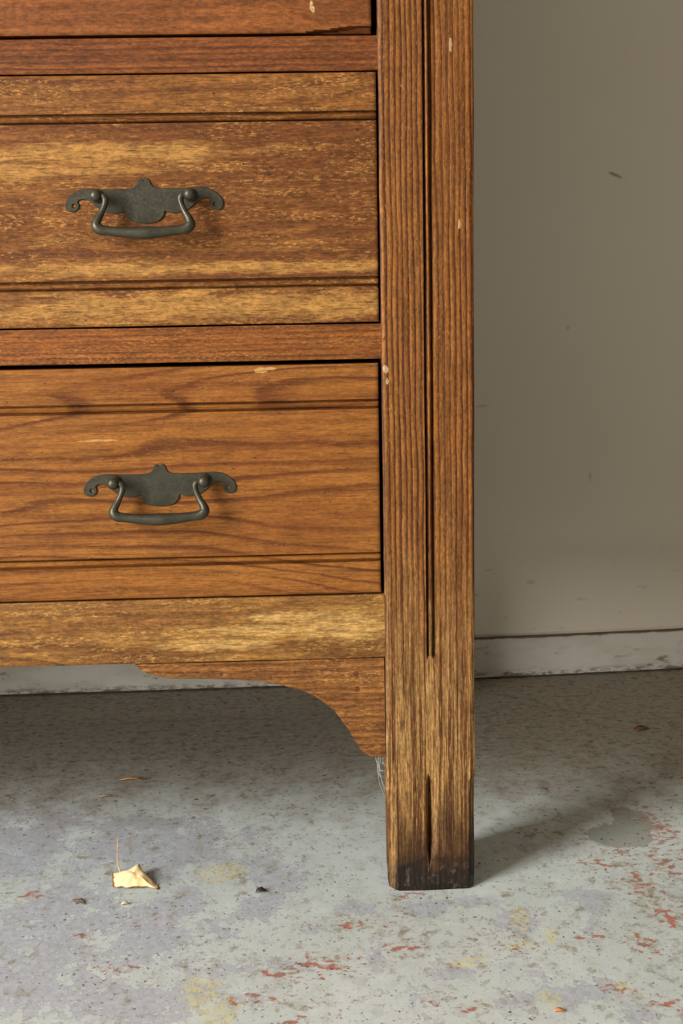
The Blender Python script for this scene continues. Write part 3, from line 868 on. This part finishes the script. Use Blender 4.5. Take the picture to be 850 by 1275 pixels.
# ------------------------------------------------------------------ leaf
def leaf_mat():
    n = NT('dry_yellow_leaf')
    a = n.noise(n.map(scale=(120, 120, 120)), 1.0, 3.0, 0.6)
    col = n.mix(n.ramp(a, 0.35, 0.7), C((250, 226, 176)), C((236, 200, 138)))
    att = n.t.nodes.new('ShaderNodeAttribute'); att.attribute_name = 'rim'
    r = n.math('ADD', att.outputs['Fac'], n.math('MULTIPLY', n.math('SUBTRACT', a, 0.5), 1.2))
    col = n.mix(n.ramp(r, 0.62, 0.95), col, C((120, 66, 34)))
    n.bump(a, 0.3, 0.0006)
    return n.done(col, 0.55, 0.35)
def leaf():
    base = floor_at(168, 1098)
    root = bpy.data.objects.new('fallen_leaf', None)
    link(root)
    root.location = (base.x, base.y, 0.0)
    root['label'] = 'small curled dry yellow leaf with thin upright stem on the floor'
    root['category'] = 'leaf'
    # outline in the leaf's own plane: u across, v front to back; then curled up from the floor
    out = [(-0.0180, -0.008), (-0.0155, -0.0122), (-0.0110, -0.0128), (-0.006, -0.0162), (-0.001, -0.0130), (0.003, -0.0170), (0.008, -0.0128), (0.0135, -0.0150), (0.0205, -0.0200), (0.0225, -0.0150),
           (0.0185, -0.0060), (0.0150, -0.0015), (0.0115, 0.0005), (0.0095, 0.0040), (0.0062, 0.0055), (0.0045, 0.0100), (0.0030, 0.0170), (-0.0005, 0.0125), (-0.0060, 0.0078), (-0.0115, 0.0062), (-0.0145, 0.0085), (-0.0195, 0.0060), (-0.0188, 0.0020), (-0.0178, -0.003)]
    rings = 7
    verts, faces, rim = [], [], []
    cx, cv = 0.0, -0.002
    n = len(out)
    def place(u, v, k):
        z = 0.0065 + 0.0035 * math.cos(u * 120) + v * 0.22
        z -= 0.0095 * k ** 4 * ((0.72 + 0.28 * math.cos(u * 700)) if v < 0 else 0.45)
        z += mnoise.noise(Vector((u * 180, v * 180, 4))) * 0.0022
        if u < -0.015: z += (-(u) - 0.015) * 1.2
        return max(z, 0.0006 + (0.0022 * (0.5 + 0.5 * math.sin(u * 520)) if v < -0.008 else 0.0))
    verts.append((cx, cv, place(cx, cv, 0))); rim.append(0.0)
    for r in range(1, rings + 1):
        k = r / rings
        for (u, v) in out:
            U_, V_ = cx + (u - cx) * k, cv + (v - cv) * k
            verts.append((U_, V_, place(U_, V_, k)))
            edge = k ** 5
            rim.append(edge * (1.0 if v < -0.009 or u < -0.017 or u > 0.011 else 0.45))
    for i in range(n):
        faces.append((0, 1 + i, 1 + (i + 1) % n))
    for r in range(rings - 1):
        for i in range(n):
            a, b = 1 + r * n + i, 1 + r * n + (i + 1) % n
            faces.append((a, b, b + n, a + n))
    ob = mesh_obj('leaf_blade', verts, faces, leaf_mat(), root, True)
    at = ob.data.attributes.new('rim', 'FLOAT', 'POINT')
    for i, v in enumerate(rim): at.data[i].value = v
    so = ob.modifiers.new('thickness', 'SOLIDIFY'); so.thickness = 0.0003
    sb = ob.modifiers.new('smooth', 'SUBSURF'); sb.levels = 1; sb.render_levels = 1
    bm = bmesh.new()
    pts = spline([(-0.0125, 0.0070, 0.0050, 0.0006), (-0.0138, 0.0090, 0.0085, 0.0005), (-0.0150, 0.0105, 0.014, 0.00045), (-0.0146, 0.0120, 0.022, 0.0004), (-0.0140, 0.0130, 0.0325, 0.0005)], 5)
    tube_bm(bm, [Vector(p[:3]) for p in pts], [p[3] for p in pts], 8)
    bm_obj('leaf_stem', bm, flat_mat('dry_stem', (214, 180, 120), (176, 126, 84)), root)
leaf()

# ------------------------------------------------------------------ litter on the floor
def flake(name, label, cat, px, py, length, width, mat, ang=0.0, lift=0.001, curl=0.3, seed=0, group=None):
    c = floor_at(px, py)
    n = 14
    verts, faces = [], []
    N = 8
    for i in range(N + 1):
        t = i / N - 0.5
        w = width * (1 - (2 * abs(t)) ** 2.2) * 0.5 + width * 0.06
        z0 = lift * (1 - (2 * t) ** 2) + 0.0003
        wob = mnoise.noise(Vector((t * 5, seed, 0))) * width * 0.5
        for s in (-1, -0.35, 0.35, 1):
            verts.append((t * length, s * w + wob, max(0.0002, z0 + curl * w * (abs(s) ** 2) + mnoise.noise(Vector((t * 7, s * 2, seed))) * lift * 0.3)))
    for i in range(N):
        for k in range(3):
            a = i * 4 + k
            faces.append((a, a + 1, a + 5, a + 4))
    o = mesh_obj(name, verts, faces, mat, None, True)
    o.location = (c.x, c.y, 0.0002)
    o.rotation_euler = (0, 0, ang)
    so = o.modifiers.new('thickness', 'SOLIDIFY'); so.thickness = 0.0004; so.offset = 1
    o['label'] = label; o['category'] = cat
    if group: o['group'] = group
    return o
tan = flat_mat('tan_shaving', (196, 152, 104), (150, 104, 66))
dark = flat_mat('dark_husk', (74, 52, 40), (48, 36, 30))
pale = flat_mat('pale_flake', (226, 214, 190), (190, 170, 140))
orange = flat_mat('orange_flake', (214, 146, 84), (180, 110, 60))
redch = flat_mat('red_brown_chip', (130, 84, 66), (96, 60, 48))
crumb = flat_mat('dark_crumb', (84, 74, 60), (52, 46, 38))
flake('wood_shaving', 'long thin tan wood shaving on the shaded floor under the dresser', 'shaving', 164, 972, 0.026, 0.0045, tan, -0.05, 0.0012, 0.5, 1)
flake('wood_shaving', 'short tan wood splinter on the floor between the leaf and the long shaving', 'shaving', 131, 993, 0.013, 0.0028, tan, 0.15, 0.001, 0.5, 2)
flake('seed_husk', 'dark brown pointed husk on the floor to the right of the leaf', 'husk', 325, 1111, 0.0088, 0.0062, dark, 0.1, 0.002, 0.1, 3)
flake('paint_flake', 'tiny pale curled flake just in front of the yellow leaf', 'flake', 156, 1127, 0.0065, 0.0040, pale, -0.05, 0.0015, 0.2, 4)
flake('paint_flake', 'grey flake with a reddish tip on the floor left of the leaf', 'flake', 97, 1124, 0.0130, 0.0070, flat_mat('grey_flake', (150, 140, 122), (128, 108, 94)), -0.25, 0.001, 0.1, 5)
flake('paint_flake', 'small orange flake at the front edge of the floor', 'flake', 697, 1260, 0.0075, 0.0040, orange, -0.1, 0.0012, 0.1, 6)
flake('wood_chip', 'flat reddish-brown chip on the floor near the right-hand baseboard', 'chip', 798, 908, 0.017, 0.011, redch, 0.05, 0.0015, 0.1, 7)

def cobweb():
    bm = bmesh.new()
    rnd = random.Random(5)
    top = Vector((-0.0060, 0.012, 0.1126))
    for k in range(9):
        a = Vector((-0.009 + 0.0085 * rnd.random(), 0.006 + 0.012 * rnd.random(), 0.1128))
        b = Vector((-0.0006, 0.004 + 0.016 * rnd.random(), 0.074 + 0.030 * rnd.random()))
        mid_ = (a + b) / 2 + Vector((rnd.uniform(-0.004, 0.001), 0, rnd.uniform(-0.006, -0.001)))
        pts = spline([(*a, 0.00009), (*mid_, 0.00012), (*b, 0.00009)], 6)
        tube_bm(bm, [Vector(p[:3]) for p in pts], [p[3] for p in pts], 5)
    o = bm_obj('cobweb', bm, flat_mat('dusty_web', (206, 202, 190), (180, 176, 164)), None)
    o['label'] = 'wispy pale cobweb strung between the bracket tip and the leg'
    o['category'] = 'cobweb'
cobweb()
